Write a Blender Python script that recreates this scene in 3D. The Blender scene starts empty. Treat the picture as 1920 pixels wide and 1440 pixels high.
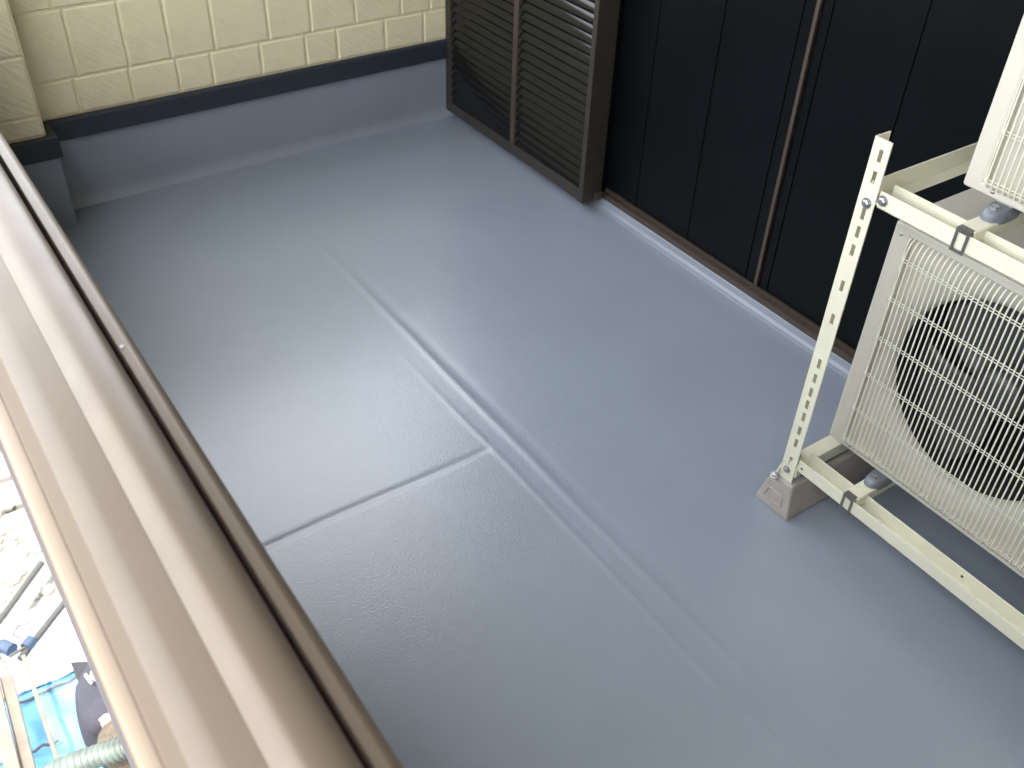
import bpy, bmesh, math, random
from mathutils import Vector, Matrix, noise

rng = random.Random(7)
scn = bpy.context.scene
col = scn.collection

# ------------------------------------------------------------------ camera
RX = Vector((0.82467957, -0.56460385, 0.03355734))      # picture right
FW = Vector((0.45535296, 0.62756986, -0.63151386))      # view direction
UP = RX.cross(FW).normalized()
cam_d = bpy.data.cameras.new('camera')
cam = bpy.data.objects.new('camera', cam_d)
col.objects.link(cam)
cam.matrix_world = Matrix((
    (RX.x, UP.x, -FW.x, 0.0),
    (RX.y, UP.y, -FW.y, 0.0),
    (RX.z, UP.z, -FW.z, 1.7),
    (0, 0, 0, 1)))
cam_d.sensor_width = 36.0
cam_d.lens = 1842.83 / 1920 * 36.0
cam_d.clip_start = 0.02
cam_d.clip_end = 500.0
cam_d.dof.use_dof = True
cam_d.dof.focus_distance = 2.05
cam_d.dof.aperture_fstop = 6.5
scn.camera = cam

# ------------------------------------------------------------------ light
SUN_TO = Vector((-0.16, -0.38, 0.91)).normalized()
world = bpy.data.worlds.new('World')
scn.world = world
world.use_nodes = True
wn = world.node_tree.nodes
wl = world.node_tree.links
sky = wn.new('ShaderNodeTexSky')
sky.sky_type = 'NISHITA'
sky.sun_disc = False
sky.sun_elevation = math.asin(SUN_TO.z)
sky.sun_rotation = math.atan2(SUN_TO.x, SUN_TO.y)
sky.air_density = 1.0
sky.dust_density = 3.0
sky.ozone_density = 1.0
wn['Background'].inputs['Strength'].default_value = 0.15
hsv = wn.new('ShaderNodeHueSaturation')          # a hazy, whitish summer sky
hsv.inputs['Saturation'].default_value = 0.45
wl.new(sky.outputs[0], hsv.inputs['Color'])
hz = wn.new('ShaderNodeMix')                       # even white haze mixed over the whole sky
hz.data_type = 'RGBA'
hz.inputs[0].default_value = 0.65
hz.inputs[7].default_value = (7.4, 7.6, 7.8, 1)
wl.new(hsv.outputs[0], hz.inputs[6])
wl.new(hz.outputs[2], wn['Background'].inputs['Color'])
sun_d = bpy.data.lights.new('sun', 'SUN')
sun_d.energy = 2.4
sun_d.angle = math.radians(0.6)
sun_d.color = (1.0, 0.94, 0.85)
sun = bpy.data.objects.new('sun', sun_d)
col.objects.link(sun)
sun.location = (-3, -3, 9)
sun.rotation_euler = SUN_TO.to_track_quat('Z', 'Y').to_euler()
scn.view_settings.view_transform = 'Standard'
scn.view_settings.look = 'None'
scn.view_settings.exposure = 2.75
scn.view_settings.gamma = 1.0
scn.view_settings.use_curve_mapping = False

# ------------------------------------------------------------------ materials
def mat(name, color, rough=0.5, metal=0.0, var=0.0, var_scale=6.0, bump=0.0, bump_scale=200.0,
        bump_stretch=None, bump_rot=0.0, bump_type='POINT', rough_var=0.0, coat=0.0, coat_rough=0.25, color2=None, spec=0.5, dist=0.002, dirt=0.0, dirt_scale=3.0,
        dirt_col=(0.12, 0.11, 0.10)):
    m = bpy.data.materials.new(name)
    m.use_nodes = True
    N, L = m.node_tree.nodes, m.node_tree.links
    b = N['Principled BSDF']
    b.inputs['Base Color'].default_value = (*color, 1)
    b.inputs['Roughness'].default_value = rough
    b.inputs['Metallic'].default_value = metal
    b.inputs['Coat Weight'].default_value = coat
    b.inputs['Coat Roughness'].default_value = coat_rough
    b.inputs['Coat IOR'].default_value = 1.6
    b.inputs['Specular IOR Level'].default_value = spec
    tc = N.new('ShaderNodeTexCoord')
    out = None
    if var > 0:
        n = N.new('ShaderNodeTexNoise')
        n.inputs['Scale'].default_value = var_scale
        n.inputs['Detail'].default_value = 6
        n.inputs['Roughness'].default_value = 0.6
        L.new(tc.outputs['Object'], n.inputs['Vector'])
        r = N.new('ShaderNodeMapRange')
        r.inputs['From Min'].default_value = 0.3
        r.inputs['From Max'].default_value = 0.7
        L.new(n.outputs['Fac'], r.inputs['Value'])
        mx = N.new('ShaderNodeMix')
        mx.data_type = 'RGBA'
        c2 = color2 if color2 else tuple(c * (1 - var) for c in color)
        mx.inputs[6].default_value = (*color, 1)
        mx.inputs[7].default_value = (*c2, 1)
        L.new(r.outputs[0], mx.inputs[0])
        out = mx.outputs[2]
        if rough_var:
            rr = N.new('ShaderNodeMapRange')
            rr.inputs['From Min'].default_value = 0.3
            rr.inputs['From Max'].default_value = 0.7
            rr.inputs['To Min'].default_value = rough - rough_var
            rr.inputs['To Max'].default_value = rough + rough_var
            L.new(n.outputs['Fac'], rr.inputs['Value'])
            L.new(rr.outputs[0], b.inputs['Roughness'])
    if dirt > 0:
        n2 = N.new('ShaderNodeTexNoise')
        n2.inputs['Scale'].default_value = dirt_scale
        n2.inputs['Detail'].default_value = 9
        n2.inputs['Roughness'].default_value = 0.7
        L.new(tc.outputs['Object'], n2.inputs['Vector'])
        r2 = N.new('ShaderNodeMapRange')
        r2.inputs['From Min'].default_value = 0.52
        r2.inputs['From Max'].default_value = 0.75
        r2.inputs['To Max'].default_value = dirt
        L.new(n2.outputs['Fac'], r2.inputs['Value'])
        m2 = N.new('ShaderNodeMix')
        m2.data_type = 'RGBA'
        m2.inputs[6].default_value = (*color, 1)
        if out is not None:
            L.new(out, m2.inputs[6])
        m2.inputs[7].default_value = (*dirt_col, 1)
        L.new(r2.outputs[0], m2.inputs[0])
        out = m2.outputs[2]
    if out is not None:
        L.new(out, b.inputs['Base Color'])
    if bump > 0:
        mp = N.new('ShaderNodeMapping')
        mp.vector_type = bump_type
        if bump_stretch:
            mp.inputs['Scale'].default_value = bump_stretch
        mp.inputs['Rotation'].default_value = (0, bump_rot, 0)
        nb = N.new('ShaderNodeTexNoise')
        nb.inputs['Scale'].default_value = bump_scale
        nb.inputs['Detail'].default_value = 4
        L.new(tc.outputs['Object'], mp.inputs['Vector'])
        L.new(mp.outputs[0], nb.inputs['Vector'])
        bp = N.new('ShaderNodeBump')
        bp.inputs['Strength'].default_value = bump
        bp.inputs['Distance'].default_value = dist
        L.new(nb.outputs['Fac'], bp.inputs['Height'])
        L.new(bp.outputs[0], b.inputs['Normal'])
        if coat: L.new(bp.outputs[0], b.inputs['Coat Normal'])
    return m

M = {}
M['floor'] = mat('floor_paint', (0.245, 0.282, 0.338), 0.45, spec=0.15, coat=1.0, coat_rough=0.24, var=0.10, var_scale=2.2, bump=0.55, bump_scale=190, dist=0.0011)
M['upstand'] = mat('upstand_paint', (0.245, 0.275, 0.325), 0.42, var=0.12, var_scale=3.0, bump=0.35, bump_scale=90, dist=0.0015)
M['siding'] = mat('cream_siding', (0.77, 0.695, 0.465), 0.55, var=0.10, var_scale=9, bump=0.85, bump_scale=30, bump_stretch=(0.4, 1.0, 2.2), bump_rot=-0.9, bump_type='TEXTURE', dist=0.006)
M['joint'] = mat('siding_joint', (0.70, 0.63, 0.415), 0.6, var=0.1, var_scale=12, bump=0.3, bump_scale=120)
M['trim'] = mat('navy_trim', (0.022, 0.028, 0.040), 0.5, var=0.2, bump=0.1, bump_scale=120)
M['bronze'] = mat('bronze_aluminium', (0.128, 0.100, 0.073), 0.37, metal=0.15, var=0.06, var_scale=14, bump=0.02, bump_scale=300, rough_var=0.04)
M['brown'] = mat('brown_aluminium', (0.070, 0.053, 0.040), 0.42, metal=0.2, var=0.2, var_scale=18)
M['brown_dark'] = mat('dark_brown_aluminium', (0.040, 0.034, 0.027), 0.45, metal=0.1, var=0.2, var_scale=18)
M['black_panel'] = mat('black_shutter_paint', (0.0040, 0.0050, 0.0062), 0.38, var=0.3, var_scale=4, spec=0.10)
M['black_joint_shade'] = mat('black_recess_shade', (0.004, 0.004, 0.004), 0.7, spec=0.1)  # black for panel joints, also painted shade in the box gap and rail groove
M['louver'] = mat('louver_paint', (0.006, 0.006, 0.006), 0.14, var=0.2, var_scale=20, spec=0.42)
M['rack'] = mat('cream_rack_paint', (0.66, 0.645, 0.51), 0.45, var=0.07, var_scale=14, bump=0.05, bump_scale=250, dirt=0.25, dirt_scale=9, dirt_col=(0.45, 0.40, 0.28))
M['casing'] = mat('ac_casing_paint', (0.50, 0.480, 0.41), 0.48, var=0.06, var_scale=6, bump=0.12, bump_scale=700, dist=0.0005, dirt=0.25, dirt_scale=5, dirt_col=(0.48, 0.45, 0.37))
M['wire'] = mat('grille_plastic_coat', (0.68, 0.67, 0.56), 0.42, var=0.08, var_scale=30)
M['fan'] = mat('fan_plastic', (0.045, 0.048, 0.050), 0.45)
M['void'] = mat('dark_inside', (0.010, 0.011, 0.012), 0.8)
M['steel'] = mat('galvanised_steel', (0.45, 0.46, 0.48), 0.38, metal=0.85, var=0.3, var_scale=60)
M['clip'] = mat('zinc_clip', (0.20, 0.20, 0.19), 0.45, metal=0.7, var=0.3, var_scale=70)
M['rubber'] = mat('grey_rubber', (0.19, 0.215, 0.25), 0.45, var=0.35, var_scale=40)
M['block'] = mat('grey_block_plastic', (0.36, 0.33, 0.30), 0.7, var=0.15, var_scale=25, bump=0.25, bump_scale=260, dirt=0.3, dirt_scale=12)
M['wall'] = mat('house_render', (0.55, 0.49, 0.33), 0.7, var=0.1)
M['soffit'] = mat('soffit_board', (0.30, 0.28, 0.25), 0.7, var=0.05)
M['outer'] = mat('outer_cladding', (0.075, 0.065, 0.080), 0.6, var=0.2, bump=0.2, bump_scale=80)
M['ground'] = mat('pale_gravel_soil', (0.12, 0.11, 0.095), 0.9, var=0.35, var_scale=3.5, bump=0.7, bump_scale=30, dist=0.02, color2=(0.055, 0.05, 0.042))
M['stone'] = mat('pale_paving', (0.22, 0.21, 0.19), 0.85, var=0.25, var_scale=9, bump=0.5, bump_scale=60)
M['tarp'] = mat('blue_tarpaulin', (0.085, 0.25, 0.47), 0.36, var=0.25, var_scale=5, bump=0.25, bump_scale=40, dist=0.006)
M['sheet'] = mat('white_sheeting', (0.40, 0.46, 0.52), 0.4, var=0.12, var_scale=6)
M['pipe'] = mat('scaffold_pipe_steel', (0.045, 0.045, 0.044), 0.55, metal=0.3, var=0.3, var_scale=30)
M['pipe_blue'] = mat('blue_grey_coupler', (0.035, 0.055, 0.10), 0.5, metal=0.3, var=0.3, var_scale=30)
M['timber'] = mat('pale_timber', (0.135, 0.112, 0.09), 0.75, var=0.35, var_scale=8, bump=0.4, bump_scale=40, bump_stretch=(8, 1, 8))
M['rope'] = mat('rope_fibre', (0.06, 0.055, 0.06), 0.9)
M['jacket'] = mat('navy_jacket', (0.022, 0.022, 0.034), 0.85, var=0.3, var_scale=14, bump=0.4, bump_scale=30, dist=0.01)
M['white_print'] = mat('white_print', (0.75, 0.75, 0.70), 0.7)
M['skin'] = mat('skin', (0.33, 0.20, 0.135), 0.55, var=0.1)
M['hair'] = mat('light_brown_hair', (0.11, 0.085, 0.058), 0.6, var=0.5, var_scale=30, bump=0.9, bump_scale=60, bump_stretch=(6, 1, 1), dist=0.01)
M['trousers'] = mat('dark_trousers', (0.025, 0.025, 0.03), 0.9, var=0.2, bump=0.3, bump_scale=40)
M['shoe'] = mat('dark_shoe', (0.03, 0.03, 0.03), 0.6)
M['hose'] = mat('pale_green_hose', (0.085, 0.11, 0.095), 0.5, var=0.5, var_scale=12)

# ------------------------------------------------------------------ helpers
class MB:
    """collects shapes and links them as one mesh object"""
    def __init__(s):
        s.v, s.f, s.sm = [], [], []
    def add(s, verts, faces, smooth=False):
        k = len(s.v)
        s.v += [tuple(p) for p in verts]
        s.f += [tuple(i + k for i in f) for f in faces]
        s.sm += [smooth] * len(faces)
        return s
    def box(s, x0, x1, y0, y1, z0, z1):
        v = [(x, y, z) for z in (z0, z1) for y in (y0, y1) for x in (x0, x1)]
        return s.add(v, [(0, 2, 3, 1), (4, 5, 7, 6), (0, 1, 5, 4), (2, 6, 7, 3), (0, 4, 6, 2), (1, 3, 7, 5)])
    def prism(s, prof, a, b, axis='y', smooth=False, caps=True):
        """prof: closed list of 2-d points; extruded along axis from a to b"""
        def P(p, t):
            if axis == 'y': return (p[0], t, p[1])
            if axis == 'x': return (t, p[0], p[1])
            return (p[0], p[1], t)
        n = len(prof)
        v = [P(p, a) for p in prof] + [P(p, b) for p in prof]
        s.add(v, [(i, (i + 1) % n, n + (i + 1) % n, n + i) for i in range(n)], smooth)
        if caps:
            s.add(v, [tuple(range(n - 1, -1, -1)), tuple(range(n, 2 * n))])
        return s
    def tube(s, pts, r, n=8, smooth=True, caps=True):
        pts = [Vector(p) for p in pts]
        rr = r if isinstance(r, (list, tuple)) else [r] * len(pts)
        t0 = (pts[1] - pts[0]).normalized()
        u = t0.orthogonal().normalized()
        V, F = [], []
        for i, p in enumerate(pts):
            t = (pts[min(i + 1, len(pts) - 1)] - pts[max(i - 1, 0)]).normalized()
            u = (u - u.dot(t) * t).normalized()
            w = t.cross(u)
            for k in range(n):
                a = 2 * math.pi * k / n
                V.append(p + (u * math.cos(a) + w * math.sin(a)) * rr[i])
        for i in range(len(pts) - 1):
            for k in range(n):
                F.append((i * n + k, i * n + (k + 1) % n, (i + 1) * n + (k + 1) % n, (i + 1) * n + k))
        s.add(V, F, smooth)
        if caps:
            s.add(V[:n], [tuple(range(n - 1, -1, -1))])
            s.add(V[-n:], [tuple(range(n))])
        return s
    def lathe(s, c, axis, prof, n=20, smooth=True):
        """prof: (radius, height along axis)"""
        ax = Vector(axis).normalized(); u = ax.orthogonal().normalized(); w = ax.cross(u)
        V, F = [], []
        for r, h in prof:
            for k in range(n):
                a = 2 * math.pi * k / n
                V.append(Vector(c) + ax * h + (u * math.cos(a) + w * math.sin(a)) * r)
        for i in range(len(prof) - 1):
            for k in range(n):
                F.append((i * n + k, i * n + (k + 1) % n, (i + 1) * n + (k + 1) % n, (i + 1) * n + k))
        return s.add(V, F, smooth)
    def obj(s, name, m, parent=None, bevel=0.0, seg=2, loc=None, weld=False):
        off = Vector((0, 0, 0))
        p = parent
        while p is not None:
            off += p.location
            p = p.parent
        if loc is not None:
            off = off + Vector(loc)
        me = bpy.data.meshes.new(name)
        me.from_pydata([tuple(Vector(v) - off) for v in s.v], [], s.f)
        me.polygons.foreach_set('use_smooth', s.sm)
        bm = bmesh.new(); bm.from_mesh(me)
        if weld or bevel:
            bmesh.ops.remove_doubles(bm, verts=bm.verts, dist=1e-5)
        bmesh.ops.recalc_face_normals(bm, faces=bm.faces)
        bm.to_mesh(me); bm.free()
        me.materials.append(m)
        o = bpy.data.objects.new(name, me)
        col.objects.link(o)
        if loc is not None: o.location = loc
        if parent is not None: o.parent = parent
        if bevel:
            md = o.modifiers.new('bevel', 'BEVEL')
            md.width = bevel; md.segments = seg; md.limit_method = 'ANGLE'; md.angle_limit = math.radians(35)
            md.harden_normals = False
        return o

def box(name, m, parent, x0, x1, y0, y1, z0, z1, bevel=0.0):
    return MB().box(x0, x1, y0, y1, z0, z1).obj(name, m, parent, bevel)

def thing(name, label, cat, loc=(0, 0, 0), group=None):
    o = bpy.data.objects.new(name, None)
    col.objects.link(o)
    o.location = loc
    o.empty_display_size = 0.1
    tag(o, label, cat, group)
    return o

def tag(o, label, cat, group=None):
    o['label'] = label; o['category'] = cat
    if group: o['group'] = group
    return o

def structure(o):
    o['kind'] = 'structure'
    return o

def inst(src, name, parent, loc):
    """another object of the same mesh"""
    o = src.copy()
    o.name = name
    col.objects.link(o)
    o.parent = parent
    o.location = loc
    return o

# ------------------------------------------------------------------ ground far below
gm = MB()
GX = [-150, -40, -12, -6, -4, -3] + [-2.4 + 0.16 * i for i in range(22)] + [2, 8, 40, 150]
GY = [-150, -40, -8, -2, 0, 1] + [1.5 + 0.16 * i for i in range(36)] + [8, 10, 20, 60, 150]
GZ = -2.90
vs = []
for y in GY:
    for x in GX:
        h = noise.noise(Vector((x * 1.3, y * 1.3, 3))) * 0.025 if abs(x) < 10 and abs(y) < 12 else 0
        vs.append((x, y, GZ + h))
nx = len(GX)
gm.add(vs, [(j * nx + i, j * nx + i + 1, (j + 1) * nx + i + 1, (j + 1) * nx + i) for j in range(len(GY) - 1) for i in range(nx - 1)], True)
structure(gm.obj('ground', M['ground']))

# ------------------------------------------------------------------ balcony floor
HX = 2.056            # foot of the house wall
EY = 3.264            # foot of the end wall
def floor_h(x, y):
    w = 0.004 * noise.noise(Vector((y * 3.1, 0.3, 5.0))) + 0.0015 * noise.noise(Vector((y * 13, 1.3, 5.0)))
    xr = 1.098 + w + 0.022 * max(0.0, 1.0 - y) ** 1.5       # the joint's ridge, slightly wandering
    h = 0.0
    fade = max(0.35, min(1.0, y / 1.3)) if y < 2.1 else max(0.22, 1 - (y - 2.1) / 0.9)
    d = x - xr
    h += fade * 0.0017 * math.exp(-(d / 0.0115) ** 2)
    h -= fade * 0.0008 * math.exp(-((d - 0.030) / 0.016) ** 2)
    d2 = x - (xr - 0.062 - 0.006 * noise.noise(Vector((y * 2.0, 4.0, 1.0))))
    f2 = max(0.0, min(1.0, (2.05 - y) / 0.5))
    h += f2 * 0.0010 * math.exp(-(d2 / 0.009) ** 2)
    # cross joint
    dc = y - (1.507 + 0.003 * noise.noise(Vector((x * 4, 7, 2))))
    amt = 1.0 if x < 1.03 else (0.0 if x < 1.14 else 0.16)
    if 1.0 < x < 1.05: amt = (1.05 - x) / 0.05
    h -= amt * 0.0018 * math.exp(-(dc / 0.0115) ** 2)
    h += 0.0007 * noise.noise(Vector((x * 2.3, y * 2.3, 9))) + 0.00025 * noise.noise(Vector((x * 9, y * 9, 2)))
    return h
def grid(a, b, n): return [a + (b - a) * i / n for i in range(n + 1)]
FX = grid(0.10, 0.95, 30)[:-1] + grid(0.95, 1.24, 90)[:-1] + grid(1.24, HX + 0.03, 22)
FY = grid(-2.2, 0.2, 14)[:-1] + grid(0.2, 1.44, 60)[:-1] + grid(1.44, 1.57, 44)[:-1] + grid(1.57, EY + 0.03, 75)
nx = len(FX)
fm = MB().add([(x, y, floor_h(x, y)) for y in FY for x in FX],
              [(j * nx + i, j * nx + i + 1, (j + 1) * nx + i + 1, (j + 1) * nx + i) for j in range(len(FY) - 1) for i in range(nx - 1)], True)
structure(fm.obj('floor', M['floor']))
structure(box('slab', M['outer'], None, 0.02, HX + 0.2, -2.2, EY + 0.1, -0.35, -0.02))

# ------------------------------------------------------------------ house with shutters
house = thing('house', 'house wall with black storm shutters and a brown louvered shutter box', 'house', (HX, 1.5, 0))
box('wall', M['wall'], house, 2.17, 2.35, -3.0, 3.5, 2.02, 2.70)
box('wall', M['wall'], house, 2.17, 2.35, -3.0, 3.5, -0.35, 2.02)
box('unseen_shade_wall', M['wall'], house, 0.02, 2.35, -0.75, -0.60, -0.35, 2.70)  # unseen wall added behind the camera to keep light off the near floor
box('ground_floor_wall', M['wall'], house, 0.75, 2.35, -3.0, 3.5, GZ - 0.1, -0.352)
box('eave', M['soffit'], house, -0.276, 2.9, -6.0, 3.36, 2.70, 2.80)
# painted upturn along the foot of the house wall (rounded cove)
cv = MB()
prof = [(HX - 0.020, -0.012), (HX - 0.020, 0.0005), (HX - 0.008, 0.004), (HX - 0.001, 0.012), (HX + 0.003, 0.030), (HX + 0.012, 0.034), (HX + 0.060, 0.034), (HX + 0.060, -0.012)]
cv.prism(prof, -2.2, EY, smooth=False)
cv.obj('wall_foot_upstand', M['upstand'], house, bevel=0.003)
# brown sill track in two steps
box('sill_track', M['brown'], house, HX + 0.008, 2.19, -2.2, 2.36, 0.032, 0.046, 0.0015)
box('sill_track', M['brown'], house, HX + 0.024, 2.19, -2.2, 2.36, 0.046, 0.058, 0.0015)
box('sill_track', M['brown'], house, HX + 0.005, HX + 0.012, -2.2, 2.36, 0.028, 0.050, 0.0015)
# sliding shutters: each leaf a part, its boards sub-parts
SX = 2.086
def shutter(y1, edges, y0, xo, mull):
    leaf = box('storm_shutter', M['black_joint_shade'], house, SX + xo + 0.006, SX + xo + 0.022, y0, y1, 0.060, 2.0)
    es = [y1] + edges + [y0]
    for a, b in zip(es[:-1], es[1:]):
        box('board', M['black_panel'], leaf, SX + xo, SX + xo + 0.0055, b + 0.002, a - 0.002, 0.060, 2.0, 0.0012)
    if mull is not None:
        box('stile', M['brown'], leaf, SX + xo - 0.006, SX + xo + 0.010, mull - 0.006, mull + 0.006, 0.059, 2.0, 0.0015)
    return leaf
shutter(2.43, [2.201, 1.941, 1.674], 1.620, 0.0, 1.628)
shutter(1.618, [1.586, 1.325, 1.065, 0.805], 0.760, 0.003, None)
shutter(0.757, [0.73, 0.47, 0.21], -0.06, 0.0, 0.757 - 0.012)
shutter(-0.062, [-0.09, -0.35, -0.61], -0.9, 0.003, None)
shutter(-0.902, [-1.2, -1.5, -1.8], -2.2, 0.0, None)
# shutter box
BX = 1.975
sb = box('shutter_box', M['black_joint_shade'], house, BX + 0.024, 2.16, 2.372, EY - 0.004, 0.036, 2.0)  # black body also paints in the shade of the gap behind the end post
box('post', M['brown_dark'], sb, BX, BX + 0.03, 3.222, EY - 0.003, 0.033, 2.0, 0.002)
box('post', M['brown'], sb, BX - 0.002, BX + 0.026, 2.776, 2.803, 0.075, 2.0, 0.002)
box('post', M['brown_dark'], sb, BX - 0.004, 2.056, 2.350, 2.372, 0.030, 2.0, 0.002)
box('bottom_rail', M['brown_dark'], sb, BX + 0.001, BX + 0.03, 2.372, 3.222, 0.033, 0.074, 0.002)
# louver slats: curved, each overhanging the one below
def slat(y0, y1):
    p = []
    H = 0.0335
    for i in range(9):                       # outer face leans back as it rises, slightly bulging
        t = i / 8
        p.append((BX + 0.004 + 0.0213 * (0.5 * t + 0.5 * t * t), H * t * 1.02))
    p += [(BX + 0.023, H), (BX + 0.023, 0.0)]
    return MB().prism(p, y0, y1, smooth=True)
PITCH = 0.0335
for (y0, y1) in ((2.803, 3.222), (2.372, 2.776)):
    s0 = slat(y0, y1).obj('louver_slat', M['louver'], sb)
    z = 0.0745
    s0.location = (0, 0, z)
    k = 1
    while z + PITCH * 2 < 1.98:
        z += PITCH
        inst(s0, 'louver_slat', sb, (0, 0, z))
box('stop_lug', M['brown'], house, 2.02, 2.05, 2.335, 2.347, 0.036, 0.062, 0.001)

# ------------------------------------------------------------------ end wall
TZ0, TZ1 = 0.247, 0.316
JR = [TZ1 + 0.003, 0.436, 0.650, 0.864, 1.050]
ROWS = [
    [0.30, 0.445, 0.597, 0.772, 0.929, 1.047, 1.224, 1.395, 1.518, 1.715, 1.881, 2.06],
    [0.30, 0.465, 0.615, 0.778, 0.918, 1.069, 1.264, 1.423, 1.598, 1.786, 1.910, 2.06],
    [0.30, 0.590, 0.795, 0.960, 1.100, 1.300, 1.420, 1.560, 1.760, 1.900, 2.06],
    [0.30, 0.430, 0.640, 0.800, 0.990, 1.150, 1.330, 1.500, 1.690, 1.820, 2.06]]
def siding_block(parent, x0, x1, z0, z1, yf, depth, g=0.0034, side=False):
    """one pressed stone-face block, edges rounded, face uneven"""
    m = MB()
    x0 += g; x1 -= g; z0 += g; z1 -= g
    n, k = 3, 3
    V, F = [], []
    seed = rng.uniform(0, 100)
    for j in range(k + 1):
        for i in range(n + 1):
            x = x0 + (x1 - x0) * i / n; z = z0 + (z1 - z0) * j / k
            e = min(i, n - i, j, k - j)
            d = 0.0 if e == 0 else depth
            if e == 0:
                V.append((x, yf, z))
            else:
                # first ring sits close to the edge so the face reads as a rounded tile
                ix = x0 + (x1 - x0) * (0.0 if i == 0 else i / n)
                if i == 1: ix = x0 + 0.0045
                if i == n - 1: ix = x1 - 0.0045
                iz = z
                if j == 1: iz = z0 + 0.0045
                if j == k - 1: iz = z1 - 0.0045
                V.append((ix, yf - d, iz))
    for j in range(k):
        for i in range(n):
            F.append((j * (n + 1) + i, j * (n + 1) + i + 1, (j + 1) * (n + 1) + i + 1, (j + 1) * (n + 1) + i))
    m.add(V, F, False)
    c = Vector(((x0 + x1) / 2, yf, (z0 + z1) / 2)) - parent.location
    return m.obj('siding_block', M['siding'], parent, loc=tuple(c))

ew = thing('end_wall', 'low end wall of cream stone pattern siding above a dark trim and grey painted upstand', 'wall', (1.2, EY, 0))
box('wall_core', M['joint'], ew, 0.17, 2.30, EY + 0.004, EY + 0.13, 0.20, 1.05)
for r, row in enumerate(ROWS):
    for a, b in zip(row[:-1], row[1:]):
        siding_block(ew, a, b, JR[r], JR[r + 1], EY + 0.004, 0.0048)
# trim
MB().prism([(EY - 0.016, TZ0), (EY - 0.016, TZ1 - 0.006), (EY - 0.010, TZ1), (EY + 0.02, TZ1 + 0.002), (EY + 0.02, TZ0)], 0.30, 2.0, axis='x').obj('trim_band', M['trim'], ew, bevel=0.002)
# upstand: painted sheet with a soft foot
um = MB()
UX = grid(0.30, 2.06, 60)
UZ = [(-0.012, 0.010), (0.004, 0.010), (0.0055, 0.0085), (0.009, 0.001), (0.05, 0.0), (0.10, 0.0), (0.14, 0.0), (0.20, 0.0), (TZ0 + 0.004, 0.0)]
V = []
for (z, off) in UZ:
    for x in UX:
        w = 0.0022 * noise.noise(Vector((x * 5, z * 7, 3)))
        lap = 0.0016 if z > 0.13 + 0.004 * math.sin(x * 6) else 0
        foot = 0.003 * noise.noise(Vector((x * 16, 2, 8))) if off > 0.005 else 0
        V.append((x, EY - off - w - lap - foot, z))
n = len(UX)
um.add(V, [(j * n + i, j * n + i + 1, (j + 1) * n + i + 1, (j + 1) * n + i) for j in range(len(UZ) - 1) for i in range(n - 1)], True)
um.obj('upstand', M['upstand'], ew)
box('upstand_core', M['upstand'], ew, 0.17, 2.30, EY + 0.006, EY + 0.12, -0.3, 0.20)
MB().prism([(EY - 0.03, 1.052), (EY - 0.03, 1.062), (EY, 1.07), (EY + 0.13, 1.07), (EY + 0.16, 1.062), (EY + 0.16, 1.052)], 0.17, 2.0, axis='x').obj('coping', M['bronze'], ew, bevel=0.003)

# corner pillar
PY = 3.150; PX1 = 0.456
cp = thing('corner_pillar', 'cream sided corner pillar between the brown railing and the end wall', 'pillar', (0.3, PY + 0.05, 0))
box('pillar_core', M['joint'], cp, 0.02, PX1 - 0.004, PY + 0.006, EY + 0.002, 0.20, 1.06)
for r, (z0, z1) in enumerate(((TZ1 + 0.003, 0.385), (0.385, 0.569), (0.569, 0.783), (0.783, 1.06))):
    cut = [0.02, 0.22 + 0.05 * (r % 2), PX1]
    for a, b in zip(cut[:-1], cut[1:]):
        siding_block(cp, a, b, z0, z1, PY + 0.006, 0.0045, g=0.003)
# side face of the pillar
box('side_siding', M['siding'], cp, PX1 - 0.004, PX1 + 0.002, PY + 0.006, EY + 0.002, TZ1 + 0.002, 1.06, 0.002)
box('trim_band', M['trim'], cp, 0.10, PX1 + 0.030, PY - 0.016, EY - 0.017, TZ0 - 0.002, TZ1, 0.003)
box('upstand', M['upstand'], cp, 0.10, PX1 + 0.022, PY - 0.004, EY + 0.003, -0.01, TZ0 + 0.002, 0.006)

# ------------------------------------------------------------------ parapet and railing
pw = thing('parapet_wall', 'long parapet wall under the brown metal railing cap at the left', 'wall', (0.08, 0.5, 0))
box('outer_face', M['outer'], pw, 0.010, 0.03, -2.2, 3.14, -0.36, 1.0)
box('inner_face', M['upstand'], pw, 0.03, 0.125, -2.2, 3.14, -0.05, 1.0)
rail = thing('railing', 'wide brown metal railing cap with a rounded handrail ridge running along the balcony', 'railing', (0.08, 0.5, 1.0))
RY0, RY1 = -2.2, 3.135
def strip(name, m, pts, smooth=True, thick=0.003, bevel=0.0):
    """open profile in x-z given thickness downwards"""
    n = len(pts)
    prof = list(pts) + [(x, z - thick) for x, z in reversed(pts)]
    mb = MB()
    cuts = [RY0, -1, 0, 0.6, 1.2, 1.9, 2.5, RY1]
    V = [(x, y, z) for y in cuts for x, z in prof]
    k = len(prof)
    F = [(j * k + i, j * k + (i + 1) % k, (j + 1) * k + (i + 1) % k, (j + 1) * k + i) for j in range(len(cuts) - 1) for i in range(k)]
    mb.add(V, F, smooth)
    mb.add(V[:k], [tuple(range(k))]); mb.add(V[-k:], [tuple(range(k))])
    o = mb.obj(name, m, rail)
    if smooth:
        md = o.modifiers.new('edge', 'EDGE_SPLIT'); md.split_angle = math.radians(50)
    return o
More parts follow.
